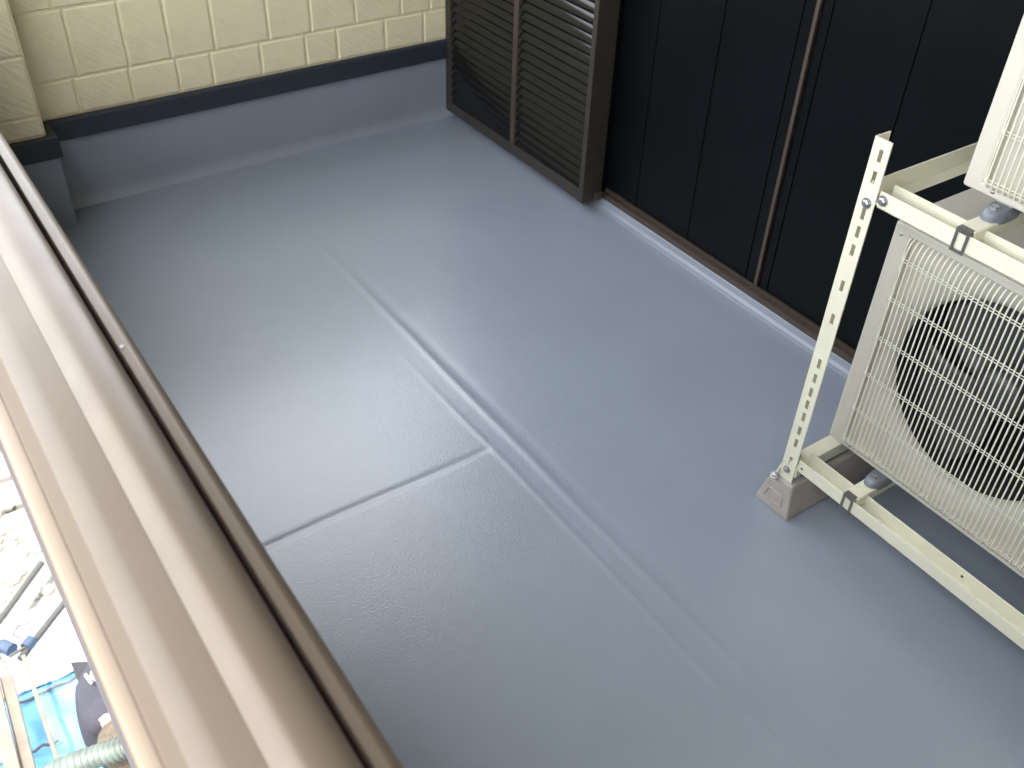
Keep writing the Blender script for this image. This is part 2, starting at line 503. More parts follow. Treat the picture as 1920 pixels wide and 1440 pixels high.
# outer lip (lit edge), slanted outer panel, flat panel
strip('outer_lip', M['bronze'], [(0.0065, 0.985), (0.0065, 1.012), (0.0085, 1.0155), (0.012, 1.0165), (0.0228, 1.0175)], True)
strip('cap_panel', M['bronze'], [(0.0233, 1.0200), (0.0255, 1.0230), (0.0362, 1.0475), (0.0385, 1.0500), (0.060, 1.0522), (0.0825, 1.0535)], True)
bead = [(0.0826, 1.0480), (0.0828, 1.0537)]
for i in range(13):
    a = math.radians(140 - i * 12.5)
    bead.append((0.1055 + 0.0245 * math.cos(a) * (1.0 if a > math.pi / 2 else 1.42), 1.0400 + 0.0255 * math.sin(a) * (1.0 if a > math.pi / 2 else 1.0)))
bead += [(0.1405, 1.022), (0.1408, 0.990)]
strip('handrail', M['bronze'], bead, True)
strip('groove_shade', M['black_joint_shade'], [(0.1405, 0.996), (0.1484, 0.996)], False)  # black strip standing in for the shade deep in the groove
strip('inner_flange', M['bronze'], [(0.1482, 0.994), (0.1484, 1.0255), (0.1500, 1.0285), (0.1585, 1.0295), (0.1600, 1.0290), (0.1690, 1.0200), (0.1705, 1.0165), (0.1708, 0.965)], True)
for y in (0.95, 1.75, 2.55):
    b = MB().lathe((0.1535, y, 1.0292), (0, 0, 1), [(0.0, 0.0012), (0.0022, 0.0010), (0.003, 0.0)], 10).obj('screw', M['steel'], rail)

# ------------------------------------------------------------------ rack for the outdoor units
PXF = 1.504           # front face of the posts
rack = thing('outdoor_unit_rack', 'cream slotted steel two tier rack holding both outdoor air conditioner units', 'rack', (1.65, 0.6, 0))
SLOTS = [0.915, 0.872, 0.796, 0.757, 0.716, 0.633, 0.552, 0.435, 0.395, 0.356, 0.321, 0.285, 0.243, 0.206, 0.150]
def slotted_plate(mb, xa, xb, yl, yr, z0, z1, ys, sw, sh, slots):
    """vertical plate between xa and xb with real slots cut through it"""
    a, b = ys - sw / 2, ys + sw / 2
    mb.box(xa, xb, yl, a, z0, z1)
    mb.box(xa, xb, b, yr, z0, z1)
    z = z0
    for s in sorted(slots):
        mb.box(xa, xb, a, b, z, s - sh / 2)
        z = s + sh / 2
    mb.box(xa, xb, a, b, z, z1)
def front_post(yl, yr, flip):
    mb = MB()
    z0, z1 = 0.092, 0.947
    slotted_plate(mb, PXF, PXF + 0.0028, yl, yr, z0, z1, yl + (yr - yl) * 0.46, 0.0090, 0.0250, SLOTS)
    yb = yr if not flip else yl
    s = -1 if not flip else 1
    # return leg of the angle
    mb.box(PXF + 0.0028, PXF + 0.040, min(yb, yb + s * 0.0028), max(yb, yb + s * 0.0028), z0, z1)
    o = mb.obj('post', M['rack'], rack)
    mb2 = MB()
    # dark slot backs are the far leg seen through: nothing needed
    return o
YA0, YA1 = 0.948, 0.986          # first frame (seen)
YB0, YB1 = 0.060, 0.098          # second frame (out of view)
front_post(YA0, YA1, False)
front_post(YB0, YB1, True)
def angle_post(x, y0, s):
    mb = MB()
    mb.box(x - 0.0028, x, y0, y0 + 0.038, 0.092, 0.947)
    yb = y0 + 0.038 if s > 0 else y0
    mb.box(x - 0.040, x - 0.0028, yb - 0.0014, yb + 0.0014, 0.092, 0.947)
    mb.obj('post', M['rack'], rack)
PXB = 1.965
angle_post(PXB, YA0, 1); angle_post(PXB, YB0, -1)
def channel_y(name, x0, z0, y0, y1, w=0.036, h=0.036, t=0.0026, front_h=None):
    """open-topped steel channel running along the balcony"""
    fh = front_h or h
    p = [(x0, z0 + 0.004), (x0 + 0.004, z0), (x0 + w - 0.004, z0), (x0 + w, z0 + 0.004), (x0 + w, z0 + h), (x0 + w - t, z0 + h),
         (x0 + w - t, z0 + 0.005), (x0 + w - 0.005, z0 + t), (x0 + 0.005, z0 + t), (x0 + t, z0 + 0.005), (x0 + t, z0 + fh), (x0, z0 + fh)]
    return MB().prism(p, y0, y1, axis='y').obj(name, M['rack'], rack, bevel=0.0008, seg=1)
def channel_x(name, y0, z0, x0, x1, w=0.036, h=0.036, t=0.0026, closed=True):
    p = [(y0, z0), (y0 + w, z0), (y0 + w, z0 + h), (y0, z0 + h)] if closed else \
        [(y0, z0), (y0 + w, z0), (y0 + w, z0 + t), (y0 + t, z0 + t), (y0 + t, z0 + h), (y0, z0 + h)]
    return MB().prism(p, x0, x1, axis='x').obj(name, M['rack'], rack, bevel=0.0015)
UZ0, LZ0 = 0.816, 0.130           # undersides of the two tiers' beams
BXF = 1.5095
for z0 in (UZ0, LZ0):
    channel_y('beam', BXF, z0, YB1 + 0.002, YA0 - 0.001, w=0.042, h=0.038, front_h=0.036)
    channel_y('beam', PXB - 0.05, z0, YB1 + 0.002, YA0 - 0.001, w=0.042, h=0.038)
# end arms between front and back posts
def arm(y, z0, s, h=0.040):
    mb = MB()
    mb.box(PXF + 0.003, PXB - 0.003, min(y, y + s * 0.003), max(y, y + s * 0.003), z0, z0 + h)
    mb.box(PXF + 0.003, PXB - 0.003, min(y, y - s * 0.028), max(y, y - s * 0.028), z0, z0 + 0.003)
    mb.obj('arm', M['rack'], rack, bevel=0.0008, seg=1)
arm(YA1 - 0.020, UZ0 + 0.008, 1)
arm(YB0 + 0.012, UZ0 + 0.008, -1)
for (y0, y1) in ((YA0 - 0.004, YA1 - 0.004), (YB0 + 0.004, YB1 + 0.004)):
    MB().box(PXF + 0.0032, PXB - 0.003, y0, y1, 0.110, 0.146).obj('arm', M['rack'], rack, bevel=0.002)
# little gusset behind the foot of the post
MB().prism([(PXF + 0.001, 0.094), (PXF - 0.012, 0.094), (PXF + 0.001, 0.125)], YA1 + 0.0005, YA1 + 0.0030, axis='y').obj('gusset', M['rack'], rack)
def bolt(c, axis, r=0.0085, parent=rack, name='bolt'):
    ax = Vector(axis)
    mb = MB()
    mb.lathe(c, ax, [(r * 1.25, 0.0), (r * 1.25, 0.0018), (r * 0.95, 0.0020)], 14, False)
    mb.lathe(c, ax, [(r * 0.95, 0.0018), (r * 0.93, 0.0058), (r * 0.6, 0.0075), (0.0004, 0.0080)], 6, False)
    return mb.obj(name, M['steel'], parent)
bolt((PXF - 0.0002, 0.9645, 0.820), (-1, 0, 0))
bolt((BXF - 0.0002, 0.936, 0.836), (-1, 0, 0))
bolt((PXF - 0.0002, 0.968, 0.123), (-1, 0, 0), 0.0075)
bolt((PXF - 0.012, 0.988, 0.094), (-0.5, 0, 0.85), 0.0080)
MB().lathe((BXF + 0.0392, 0.533, LZ0 + 0.020), (-1, 0, 0), [(0.0032, 0.0), (0.0032, 0.0006), (0.0003, 0.0007)], 10).obj('hole', M['void'], rack)
MB().lathe((BXF - 0.0002, 0.935, LZ0 + 0.018), (-1, 0, 0), [(0.0042, 0.0), (0.0042, 0.0006), (0.0003, 0.0007)], 4).obj('hole', M['clip'], rack)
# foot blocks
def foot_block(y0, y1):
    mb = MB()
    ym = (y0 + y1) / 2
    x0, x1 = 1.483, 2.02
    wb, wt = (y1 - y0) / 2, (y1 - y0) / 2 - 0.018
    zt = 0.092
    V = []
    for (x, ins) in ((x0, 0), (x1, 0)):
        s = 1 if x == x0 else -1
        V += [(x, ym - wb, -0.002), (x, ym + wb, -0.002), (x, ym + wb, 0.012), (x + s * 0.014, ym + wt, zt), (x + s * 0.014, ym - wt, zt), (x, ym - wb, 0.012)]
    F = [(0, 1, 2, 5), (5, 2, 3, 4), (6, 11, 8, 7), (11, 10, 9, 8)]
    for i in range(6):
        j = (i + 1) % 6
        F.append((i, 6 + i, 6 + j, j))
    mb.add(V, F)
    blk = mb.obj('foot_block', M['block'], rack, bevel=0.005)
    # recessed panel on the front end: a frame proud of the face
    pts = [(ym + 0.030, 0.026), (ym - 0.024, 0.026), (ym - 0.018, 0.052), (ym + 0.024, 0.052)]
    def onface(y, z, d): return (x0 + 0.014 * max(0, z - 0.012) / 0.08 - d, y, z)
    fr = MB()
    for k in range(4):
        a, b = pts[k], pts[(k + 1) % 4]
        fr.tube([onface(*a, 0.0006), onface(*b, 0.0006)], 0.0022, 6)
    fr.obj('rim', M['block'], blk)
    # slotted metal strip let into the top
    box('top_rail', M['clip'], blk, x0 + 0.06, x1 - 0.06, ym - 0.018, ym - 0.008, zt - 0.002, zt + 0.0015)
    return blk
foot_block(0.919, 1.020)
foot_block(0.030, 0.131)
# support channels with rubber feet and spring clips for each unit
def support(y, z_beam, clip_y=None):
    zt = z_beam + 0.036
    ch = MB()
    y0, y1 = y - 0.018, y + 0.018
    p = [(y0, zt - 0.020), (y0, zt + 0.006), (y0 + 0.002, zt + 0.008), (y1 - 0.002, zt + 0.008), (y1, zt + 0.006), (y1, zt - 0.020),
         (y1 - 0.0025, zt - 0.020), (y1 - 0.0025, zt + 0.005), (y0 + 0.0025, zt + 0.005), (y0 + 0.0025, zt - 0.020)]
    ch.prism(p, BXF + 0.006, PXB - 0.012, axis='x')
    c = ch.obj('support_channel', M['rack'], rack, bevel=0.001)
    # spring clip hooked over the front beam
    zc = z_beam + 0.018
    cl = MB()
    for (a0, a1, b0, b1) in ((y - 0.0135, y - 0.0085, zc - 0.020, zc + 0.024), (y + 0.0085, y + 0.0135, zc - 0.020, zc + 0.024),
                             (y - 0.0085, y + 0.0085, zc - 0.020, zc - 0.0155), (y - 0.0085, y + 0.0085, zc + 0.018, zc + 0.024)):
        cl.box(BXF - 0.0032, BXF - 0.0006, a0, a1, b0, b1)
    cl.box(BXF - 0.0032, BXF + 0.012, y - 0.0135, y + 0.0135, zc + 0.0242, zc + 0.0262)
    cl.obj('clip', M['clip'], rack)
    return zt + 0.008

# ------------------------------------------------------------------ outdoor units
def ac_unit(loc, label, foot=0.150):
    """origin at the front lower corner that is nearest the end wall; the front faces the railing (-x)"""
    W, Dp, Hh = 0.782, 0.288, 0.565
    u = thing('outdoor_unit', label, 'air conditioner', loc, 'outdoor air conditioner units on the rack')
    L = Vector(loc)
    def T(m): # shift local geometry to world so obj() can take it back
        m.v = [tuple(Vector(v) + L) for v in m.v]
        return m
    R0 = (-0.039, -0.530, 0.020, 0.545)            # recess: y left, y right, z0, z1
    CY, CZ, CR = -0.284, 0.283, 0.212
    RD = 0.013
    CF = []
    cas = MB()
    # shell: sides, top, bottom, back
    cas.add([(0, 0, 0), (0, -W, 0), (0, -W, Hh), (0, 0, Hh), (Dp, 0, 0), (Dp, -W, 0), (Dp, -W, Hh), (Dp, 0, Hh)],
            [(0, 3, 7, 4), (1, 5, 6, 2), (3, 2, 6, 7), (0, 4, 5, 1), (4, 7, 6, 5)])
    # front frame round the recess
    yl, yr, za, zb = R0
    f = [(0, 0, 0), (0, -W, 0), (0, -W, Hh), (0, 0, Hh), (0, yl, za), (0, yr, za), (0, yr, zb), (0, yl, zb),
         (RD, yl - 0.004, za + 0.004), (RD, yr + 0.004, za + 0.004), (RD, yr + 0.004, zb - 0.004), (RD, yl - 0.004, zb - 0.004)]
    cas.add(f, [(0, 1, 5, 4), (1, 2, 6, 5), (2, 3, 7, 6), (3, 0, 4, 7), (4, 5, 9, 8), (5, 6, 10, 9), (6, 7, 11, 10), (7, 4, 8, 11)])
    # recess floor from the rectangle to the circle
    outer, inner = [], []
    a0, a1, b0, b1 = yr + 0.004, yl - 0.004, za + 0.004, zb - 0.004
    angs = [2 * math.pi * k / 64 for k in range(64)]
    angs += [math.atan2(zz - CZ, yy - CY) % (2 * math.pi) for yy in (a0, a1) for zz in (b0, b1)]
    angs.sort()
    N = len(angs)
    for an in angs:
        c, s = math.cos(an), math.sin(an)
        ts = []
        if c > 1e-6: ts.append((a1 - CY) / c)
        if c < -1e-6: ts.append((a0 - CY) / c)
        if s > 1e-6: ts.append((b1 - CZ) / s)
        if s < -1e-6: ts.append((b0 - CZ) / s)
        t = min(ts)
        outer.append((RD, CY + c * t, CZ + s * t))
        inner.append((RD, CY + c * min(CR + 0.046, t * 0.998), CZ + s * min(CR + 0.046, t * 0.998)))
    rec = MB()
    rec.add(outer + inner, [(k, (k + 1) % N, N + (k + 1) % N, N + k) for k in range(N)])
    T(cas).obj('casing', M['casing'], u, bevel=0.006, seg=3)
    T(rec).obj('front_plate', M['casing'], u)
    # bell mouth
    bm_ = MB()
    rings = [(0.046, 0.0), (0.030, 0.003), (0.015, 0.009), (0.005, 0.017), (0.0, 0.026), (-0.001, 0.032)]
    V = []
    for i, (dr, dx) in enumerate(rings):
        for an in angs:
            c, s = math.cos(an), math.sin(an)
            r = CR + dr
            y, z = CY + c * r, CZ + s * r
            y = max(a0 + 0.001, min(a1 - 0.001, y)); z = max(b0 + 0.001, min(b1 - 0.001, z))
            V.append((RD + dx, y, z))
    bm_.add(V, [(i * N + k, i * N + (k + 1) % N, (i + 1) * N + (k + 1) % N, (i + 1) * N + k) for i in range(len(rings) - 1) for k in range(N)], True)
    T(bm_).obj('bell_mouth', M['casing'], u)
    # dark inside with the coil's fins
    ins = MB().box(0.20, 0.205, CY - CR - 0.02, CY + CR + 0.02, CZ - CR - 0.02, CZ + CR + 0.02)
    ins.lathe((0.0315 + RD, CY, CZ), (1, 0, 0), [(CR - 0.0005, 0), (CR - 0.001, 0.06), (CR + 0.012, 0.16)], 48)
    T(ins).obj('coil_chamber', M['void'], u)
    # fan
    fan = MB().lathe((0.060, CY, CZ), (1, 0, 0), [(0.0005, 0.0), (0.030, 0.003), (0.052, 0.012), (0.055, 0.022), (0.055, 0.080)], 28)
    fo = T(fan).obj('fan', M['fan'], u)
    for q in range(3):
        bl = MB()
        V, F = [], []
        nr, na = 7, 10
        for i in range(nr + 1):
            r = 0.050 + (CR - 0.010 - 0.050) * i / nr
            for j in range(na + 1):
                sweep = math.radians(20 + 82 * j / na) + 0.35 * (i / nr) ** 1.5
                an = sweep + q * 2 * math.pi / 3
                xx = 0.066 + 0.055 * (j / na) + 0.006 * math.sin(math.pi * j / na)
                V.append((xx, CY + r * math.cos(an), CZ + r * math.sin(an)))
        for i in range(nr):
            for j in range(na):
                F.append((i * (na + 1) + j, i * (na + 1) + j + 1, (i + 1) * (na + 1) + j + 1, (i + 1) * (na + 1) + j))
        bl.add(V, F, True)
        b = T(bl).obj('blade', M['fan'], fo)
        sd = b.modifiers.new('thick', 'SOLIDIFY'); sd.thickness = 0.0025
    # grille: every wire an object of its own, one mesh shared
    def wire():
        m = MB()
        x = -0.0145
        z0, z1 = 0.016, 0.548
        pts = [(RD - 0.001, 0, z0 - 0.000), (-0.004, 0, z0 + 0.002), (-0.0115, 0, z0 + 0.008), (x, 0, z0 + 0.018)]
        pts += [(x, 0, z0 + (z1 - z0) * t) for t in (0.3, 0.6, 0.90)]
        pts += [(x + 0.0006, 0, z1 - 0.034), (x + 0.0035, 0, z1 - 0.020), (x + 0.0095, 0, z1 - 0.008), (0.003, 0, z1 - 0.001), (RD - 0.001, 0, z1 + 0.001)]
        m.tube(pts, 0.0017, 6)
        return m
    y0, step = -0.050, 0.0112
    w0 = T(wire()).obj('grille_wire', M['wire'], u)
    w0.location = (0, y0, 0)
    nw = 43
    for k in range(1, nw):
        inst(w0, 'grille_wire', u, (0, y0 - step * k, 0))
    ye = y0 - step * (nw - 1)
    def hbar():
        m = MB()
        xb = -0.0122
        # a flat band behind the wires that returns into the panel at both ends
        for zz in (-0.0030, 0.0030):
            m.tube([(RD, y0 + 0.010, zz), (-0.004, y0 + 0.009, zz), (xb, y0 + 0.003, zz), (xb, y0 - 0.02, zz), (xb, (y0 + ye) / 2, zz), (xb, ye + 0.02, zz), (xb, ye - 0.003, zz), (-0.004, ye - 0.009, zz), (RD, ye - 0.010, zz)], 0.0010, 6)
        return m
    rows = [0.032, 0.122, 0.219, 0.316, 0.411, 0.502]
    b0_ = T(hbar()).obj('grille_bar', M['wire'], u)
    b0_.location = (0, 0, rows[0])
    for z in rows[1:]:
        inst(b0_, 'grille_bar', u, (0, 0, z))
    # end wire standing close to the recess edge
    for yy in (y0 + 0.0095, ye - 0.0095):
        m = MB().tube([(0.006, yy, 0.020), (-0.002, yy, 0.026), (-0.004, yy, 0.035), (-0.004, yy, 0.52), (-0.002, yy, 0.538), (0.006, yy, 0.543)], 0.0014, 6)
        T(m).obj('grille_frame', M['wire'], u)
    # screws, seam
    for (yy, zz) in ((-0.020, 0.543), (-0.060, 0.012), (-0.62, 0.543)):
        m = MB().lathe((-0.0002, yy, zz), (-1, 0, 0), [(0.0038, 0.0), (0.0036, 0.0012), (0.0003, 0.0018)], 12)
        T(m).obj('screw', M['steel'], u)
    m = MB().box(0.03, Dp + 0.004, -W - 0.001, 0.001, Hh - 0.002, Hh + 0.0045)
    T(m).obj('top_panel', M['casing'], u, bevel=0.0025)
    # feet
    for yy in (-foot, -W + 0.150):
        m = MB()
        prof = []
        V = []
        for (sc, z) in ((1.0, -0.030), (1.0, -0.017), (0.93, -0.010), (0.80, -0.006)):
            for k in range(20):
                an = 2 * math.pi * k / 20
                # rounded nose in front, straight back under the unit
                cx = math.cos(an); cy_ = math.sin(an)
                V.append((0.010 - 0.046 * cx * sc if cx > 0 else 0.010 - 0.055 * cx * sc, yy + 0.021 * sc * (abs(cy_) ** 0.7) * (1 if cy_ > 0 else -1), z))
        m.add(V, [(i * 20 + k, i * 20 + (k + 1) % 20, (i + 1) * 20 + (k + 1) % 20, (i + 1) * 20 + k) for i in range(3) for k in range(20)], True)
        m.add(V[-20:], [tuple(range(20))])
        ft = T(m).obj('rubber_foot', M['rubber'], u)
        md = ft.modifiers.new('edge', 'EDGE_SPLIT'); md.split_angle = math.radians(50)
        m = MB().lathe((-0.016, yy, -0.0062), (0, 0, 1), [(0.0105, 0.0), (0.0105, 0.0015), (0.0075, 0.0016), (0.007, 0.006), (0.0004, 0.0068)], 8, False)
        T(m).obj('bolt', M['steel'], ft)
        m = MB().box(0.012, 0.06, yy - 0.016, yy + 0.016, -0.0062, 0.001)
        T(m).obj('foot_bracket', M['casing'], u, bevel=0.001)
    return u

zt = support(0.803, LZ0); support(0.320, LZ0)
support(0.768, UZ0); support(0.218, UZ0)
ac_unit((1.600, 0.952, 0.197), 'lower outdoor unit with its whole fan grille in view, between the two rack tiers')
ac_unit((1.600, 0.850, 0.885), 'upper outdoor unit cut off by the picture edge, standing on the upper rack tier', 0.082)

# ------------------------------------------------------------------ things on the ground below
def at(u, v, z):
    d = RX * ((u - 960) / 1842.83) - UP * ((v - 720) / 1842.83) + FW
    t = (z - 1.7) / d.z
    return Vector((0, 0, 1.7)) + d * t

# flat stones by the far side of the yard
k = 0
for (cx, cy, w, d, lb) in ((-0.06, 5.93, 0.42, 0.27, 'farthest of the pale flat stones in the yard, at the left picture edge'),
                           (0.01, 5.60, 0.40, 0.25, 'middle one of the pale flat stones in the yard past the concrete path'),
                           (-0.08, 5.30, 0.42, 0.24, 'pale flat stone in the yard nearest the concrete path')):
    mb = MB()
    n = 12
    V = []
    for (sc, z) in ((1.0, -0.04), (1.0, 0.045), (0.93, 0.062), (0.5, 0.066)):
        for i in range(n):
            a = 2 * math.pi * i / n
            c, s = math.cos(a), math.sin(a)
            e = (abs(c) ** 4 + abs(s) ** 4) ** -0.25
            r = e * (1 + 0.06 * math.sin(a * 3 + k * 2))
            V.append((cx + c * r * w / 2 * sc, cy + s * r * d / 2 * sc, GZ + z + 0.008 * math.sin(a * 2 + k)))
    mb.add(V, [(j * n + i, j * n + (i + 1) % n, (j + 1) * n + (i + 1) % n, (j + 1) * n + i) for j in range(3) for i in range(n)])
    mb.add(V[-n:], [tuple(range(n))])
    o = mb.obj('paving_stone', M['stone'], None, loc=(cx, cy, GZ), bevel=0.008)
    tag(o, lb, 'stone', 'pale stones in the yard below')
    k += 1
M['concrete'] = mat('worn_concrete', (0.20, 0.19, 0.165), 0.85, var=0.5, var_scale=6, bump=0.4, bump_scale=50, color2=(0.085, 0.08, 0.065))
structure(box('path', M['concrete'], None, -1.3, 0.62, 3.80, 5.13, GZ - 0.1, GZ + 0.055, 0.01))
# small rubble as one mass
rb = MB()
for i in range(150):
    p = (rng.uniform(-0.9, 0.12), rng.uniform(3.9, 5.2))
    r = rng.uniform(0.012, 0.045)
    V = []
    for (z, s) in ((-0.6, 0.8), (0.15, 1.0), (0.7, 0.55)):
        for q in range(6):
            a = q * math.pi / 3 + rng.uniform(-0.25, 0.25)
            V.append((p[0] + math.cos(a) * r * s * rng.uniform(0.8, 1.2), p[1] + math.sin(a) * r * s * rng.uniform(0.8, 1.2), GZ + 0.062 + r * z))
    rb.add(V, [(j * 6 + q, j * 6 + (q + 1) % 6, (j + 1) * 6 + (q + 1) % 6, (j + 1) * 6 + q) for j in range(2) for q in range(6)] + [(12, 13, 14, 15, 16, 17)])
o = rb.obj('rubble', M['stone'])
o['kind'] = 'stuff'; o['label'] = 'pale broken rubble lying on the ground outside the railing'

# blue tarp and white sheeting, both wrinkled cloth
def cloth(name, m, x0, x1, y0, y1, base, amp, seed, label, cat):
    nx_, ny_ = 60, 60
    V = []
    for j in range(ny_ + 1):
        for i in range(nx_ + 1):
            x = x0 + (x1 - x0) * i / nx_; y = y0 + (y1 - y0) * j / ny_
            h = 0.0
            for (fx, fy, a) in ((2.3, 4.1, 1.0), (6.0, 3.0, 0.55), (11, 15, 0.28)):
                v = noise.noise(Vector((x * fx + seed, y * fy + x * 1.7, seed)))
                h += a * (1 - abs(v) * 2.2)
            e = min(i, nx_ - i, j, ny_ - j) / 4
            V.append((x + 0.02 * noise.noise(Vector((y * 5, seed, 0))), y + 0.02 * noise.noise(Vector((x * 5, seed, 4))), base + amp * max(0, h) * min(1, 0.3 + e)))
    mb = MB().add(V, [(j * (nx_ + 1) + i, j * (nx_ + 1) + i + 1, (j + 1) * (nx_ + 1) + i + 1, (j + 1) * (nx_ + 1) + i) for j in range(ny_) for i in range(nx_)], True)
    o = mb.obj(name, m, None, loc=((x0 + x1) / 2, (y0 + y1) / 2, base))
    md = o.modifiers.new('thick', 'SOLIDIFY'); md.thickness = 0.002
    return tag(o, label, cat)
cloth('tarpaulin', M['tarp'], -0.62, 0.55, 2.2, 3.78, GZ + 0.035, 0.05, 3.0, 'crumpled blue tarpaulin spread on the ground beside the person', 'tarp')
cloth('dust_sheet', M['sheet'], -0.34, 0.6, 3.74, 4.28, GZ + 0.075, 0.035, 8.0, 'white sheeting laid on the ground above the blue tarpaulin', 'sheet')
# ropes over the seam of tarp and sheet
def rope(a, b, label):
    A, B = at(*a, GZ + 0.115), at(*b, GZ + 0.115)
    pts = [A.lerp(B, i / 14) + Vector((0, 0.006 * math.sin(i * 1.9), 0.006 * math.sin(i * 1.3))) for i in range(15)]
    o = MB().tube(pts, 0.008, 7).obj('rope', M['rope'], None, loc=tuple(A))
    return tag(o, label, 'rope', 'thin dark ropes across the blue tarp')
rope((20, 1327), (185, 1250), 'thin dark rope along the seam between white sheeting and blue tarp')
rope((-20, 1440), (110, 1388), 'short dark rope across the blue tarp near the timbers')

# scaffold tubes
def pipe(a, b, z, r, m, name, label, cat, group=None):
    A, B = at(*a, z), at(*b, z)
    o = MB().tube([A, A.lerp(B, 0.5), B], r, 14).obj(name, m, None, loc=tuple(A))
    return tag(o, label, cat, group)
G1 = 'grey steel tubes in the yard below'
pipe((146, 1098), (38, 1236), -2.55, 0.019, M['pipe'], 'steel_tube', 'longer grey steel tube slanting across the white ground to a clamp', 'tube', G1)
pipe((78, 1055), (-30, 1205), -2.62, 0.017, M['pipe'], 'steel_tube', 'shorter grey steel tube on the far side of the rubble', 'tube', G1)
# clamp on the tube
cA = at(54, 1206, -2.53)
cl = thing('pipe_clamp', 'dark clamp with a wire loop gripping the end of the longer grey tube', 'clamp', tuple(cA))
ax = (at(146, 1098, -2.55) - at(38, 1236, -2.55)).normalized()
MB().lathe(cA, ax, [(0.020, -0.028), (0.030, -0.028), (0.030, 0.028), (0.020, 0.028)], 16, False).obj('jaw', M['pipe_blue'], cl)
MB().tube([cA + Vector((-0.02, 0.02, 0.03)), cA + Vector((-0.05, 0.06, 0.035)), cA + Vector((-0.02, 0.11, 0.03)), cA + Vector((0.03, 0.10, 0.03)), cA + Vector((0.03, 0.04, 0.03))], 0.005, 6).obj('wire_loop', M['pipe'], cl)
MB().tube([cA + Vector((-0.01, -0.01, 0.0)), cA + Vector((-0.10, -0.03, 0.0))], 0.009, 8).obj('bolt', M['pipe'], cl)
pA = at(8, 1212, -2.55)
o = MB().tube([pA + Vector((-0.22, 0.14, 0.02)), pA, pA + Vector((0.028, -0.045, 0.0))], 0.036, 16).obj('steel_tube', M['pipe_blue'], None, loc=tuple(pA))
tag(o, 'thick blue grey tube end at the left edge of the picture', 'tube', G1)
# timbers
def timber(a, b, z, w, h, label):
    A, B = at(*a, z), at(*b, z)
    d = (B - A).normalized(); s = d.cross(Vector((0, 0, 1))).normalized() * (w / 2); up = Vector((0, 0, h))
    V = [A - s, A + s, A + s - up, A - s - up, B - s, B + s, B + s - up, B - s - up]
    o = MB().add(V, [(0, 1, 2, 3), (7, 6, 5, 4), (0, 4, 5, 1), (1, 5, 6, 2), (2, 6, 7, 3), (3, 7, 4, 0)]).obj('timber', M['timber'], None, loc=tuple(A), bevel=0.003)
    return tag(o, label, 'timber', 'pale timbers leaning below the railing')
timber((10, 1265), (60, 1470), -2.45, 0.055, 0.03, 'wide pale timber next to the blue tarp')
timber((-20, 1265), (30, 1470), -2.40, 0.060, 0.03, 'outermost pale timber cut by the left picture edge')
timber((43, 1228), (122, 1470), -2.50, 0.020, 0.02, 'thin pale batten running from the clamp across the blue tarp')

# ribbed hose that comes up from the yard beside the wall
pts, rad = [], []
hp = [at(-60, 1560, GZ + 0.05), at(40, 1490, -2.2), at(120, 1440, -1.85), at(200, 1412, -1.72), at(262, 1392, -1.68), at(300, 1400, -1.70)]
for i in range(211):
    t = i / 210 * (len(hp) - 1)
    k0 = min(int(t), len(hp) - 2); q = t - k0
    a, b, c, d = hp[max(k0 - 1, 0)], hp[k0], hp[k0 + 1], hp[min(k0 + 2, len(hp) - 1)]
    pts.append(0.5 * ((2 * b) + (c - a) * q + (2 * a - 5 * b + 4 * c - d) * q * q + (3 * b - a - 3 * c + d) * q ** 3))
    rad.append(0.044 if i % 6 < 3 else 0.030)
o = MB().tube(pts, rad, 14).obj('ribbed_hose', M['hose'], None, loc=tuple(hp[0]))
tag(o, 'thick pale green ribbed hose rising from the yard past the person', 'hose')

# person bending over
def skin(name, joints, edges, radii, m, parent, sub=2, origin=None):
    me = bpy.data.meshes.new(name)
    off = origin if origin is not None else Vector((0, 0, 0))
    me.from_pydata([tuple(Vector(j) - off) for j in joints], edges, [])
    o = bpy.data.objects.new(name, me)
    col.objects.link(o)
    md = o.modifiers.new('skin', 'SKIN'); md.use_smooth_shade = True
    for i, r in enumerate(radii):
        me.skin_vertices[0].data[i].radius = r if isinstance(r, tuple) else (r, r)
    me.skin_vertices[0].data[0].use_root = True
    s = o.modifiers.new('sub', 'SUBSURF'); s.levels = sub; s.render_levels = sub
    me.materials.append(m)
    if parent is not None: o.parent = parent
    return o
SH = Vector((0.035, -0.055, 0.0))
PB = SH + Vector((0.10, 2.98, GZ + 0.05))
per = thing('person', 'person in a dark jacket with a small white mark bending over beside the blue tarp', 'person', tuple(PB))
hip = SH + Vector((0.12, 3.02, GZ + 0.86))
ch_ = SH + Vector((0.045, 2.78, GZ + 1.05))
nk = SH + Vector((0.01, 2.655, GZ + 1.07))
hd = SH + Vector((-0.012, 2.565, GZ + 1.03))
J = [hip, hip.lerp(ch_, 0.5) + Vector((0, 0, 0.03)), ch_, nk, hd,
     ch_ + Vector((-0.115, -0.02, -0.03)), ch_ + Vector((-0.13, -0.02, -0.28)), ch_ + Vector((-0.03, -0.03, -0.52)),
     ch_ + Vector((0.165, -0.02, -0.02)), ch_ + Vector((0.20, -0.03, -0.28)), ch_ + Vector((0.12, -0.03, -0.52)),
     hip + Vector((-0.10, 0.0, -0.06)), Vector((0.03, 2.93, GZ + 0.50)), Vector((0.03, 3.05, GZ + 0.12)),
     hip + Vector((0.10, 0.0, -0.06)), Vector((0.25, 2.93, GZ + 0.50)), Vector((0.26, 3.05, GZ + 0.12))]
E_ = [(0, 1), (1, 2), (2, 3), (3, 4), (2, 5), (5, 6), (6, 7), (2, 8), (8, 9), (9, 10), (0, 11), (11, 12), (12, 13), (0, 14), (14, 15), (15, 16)]
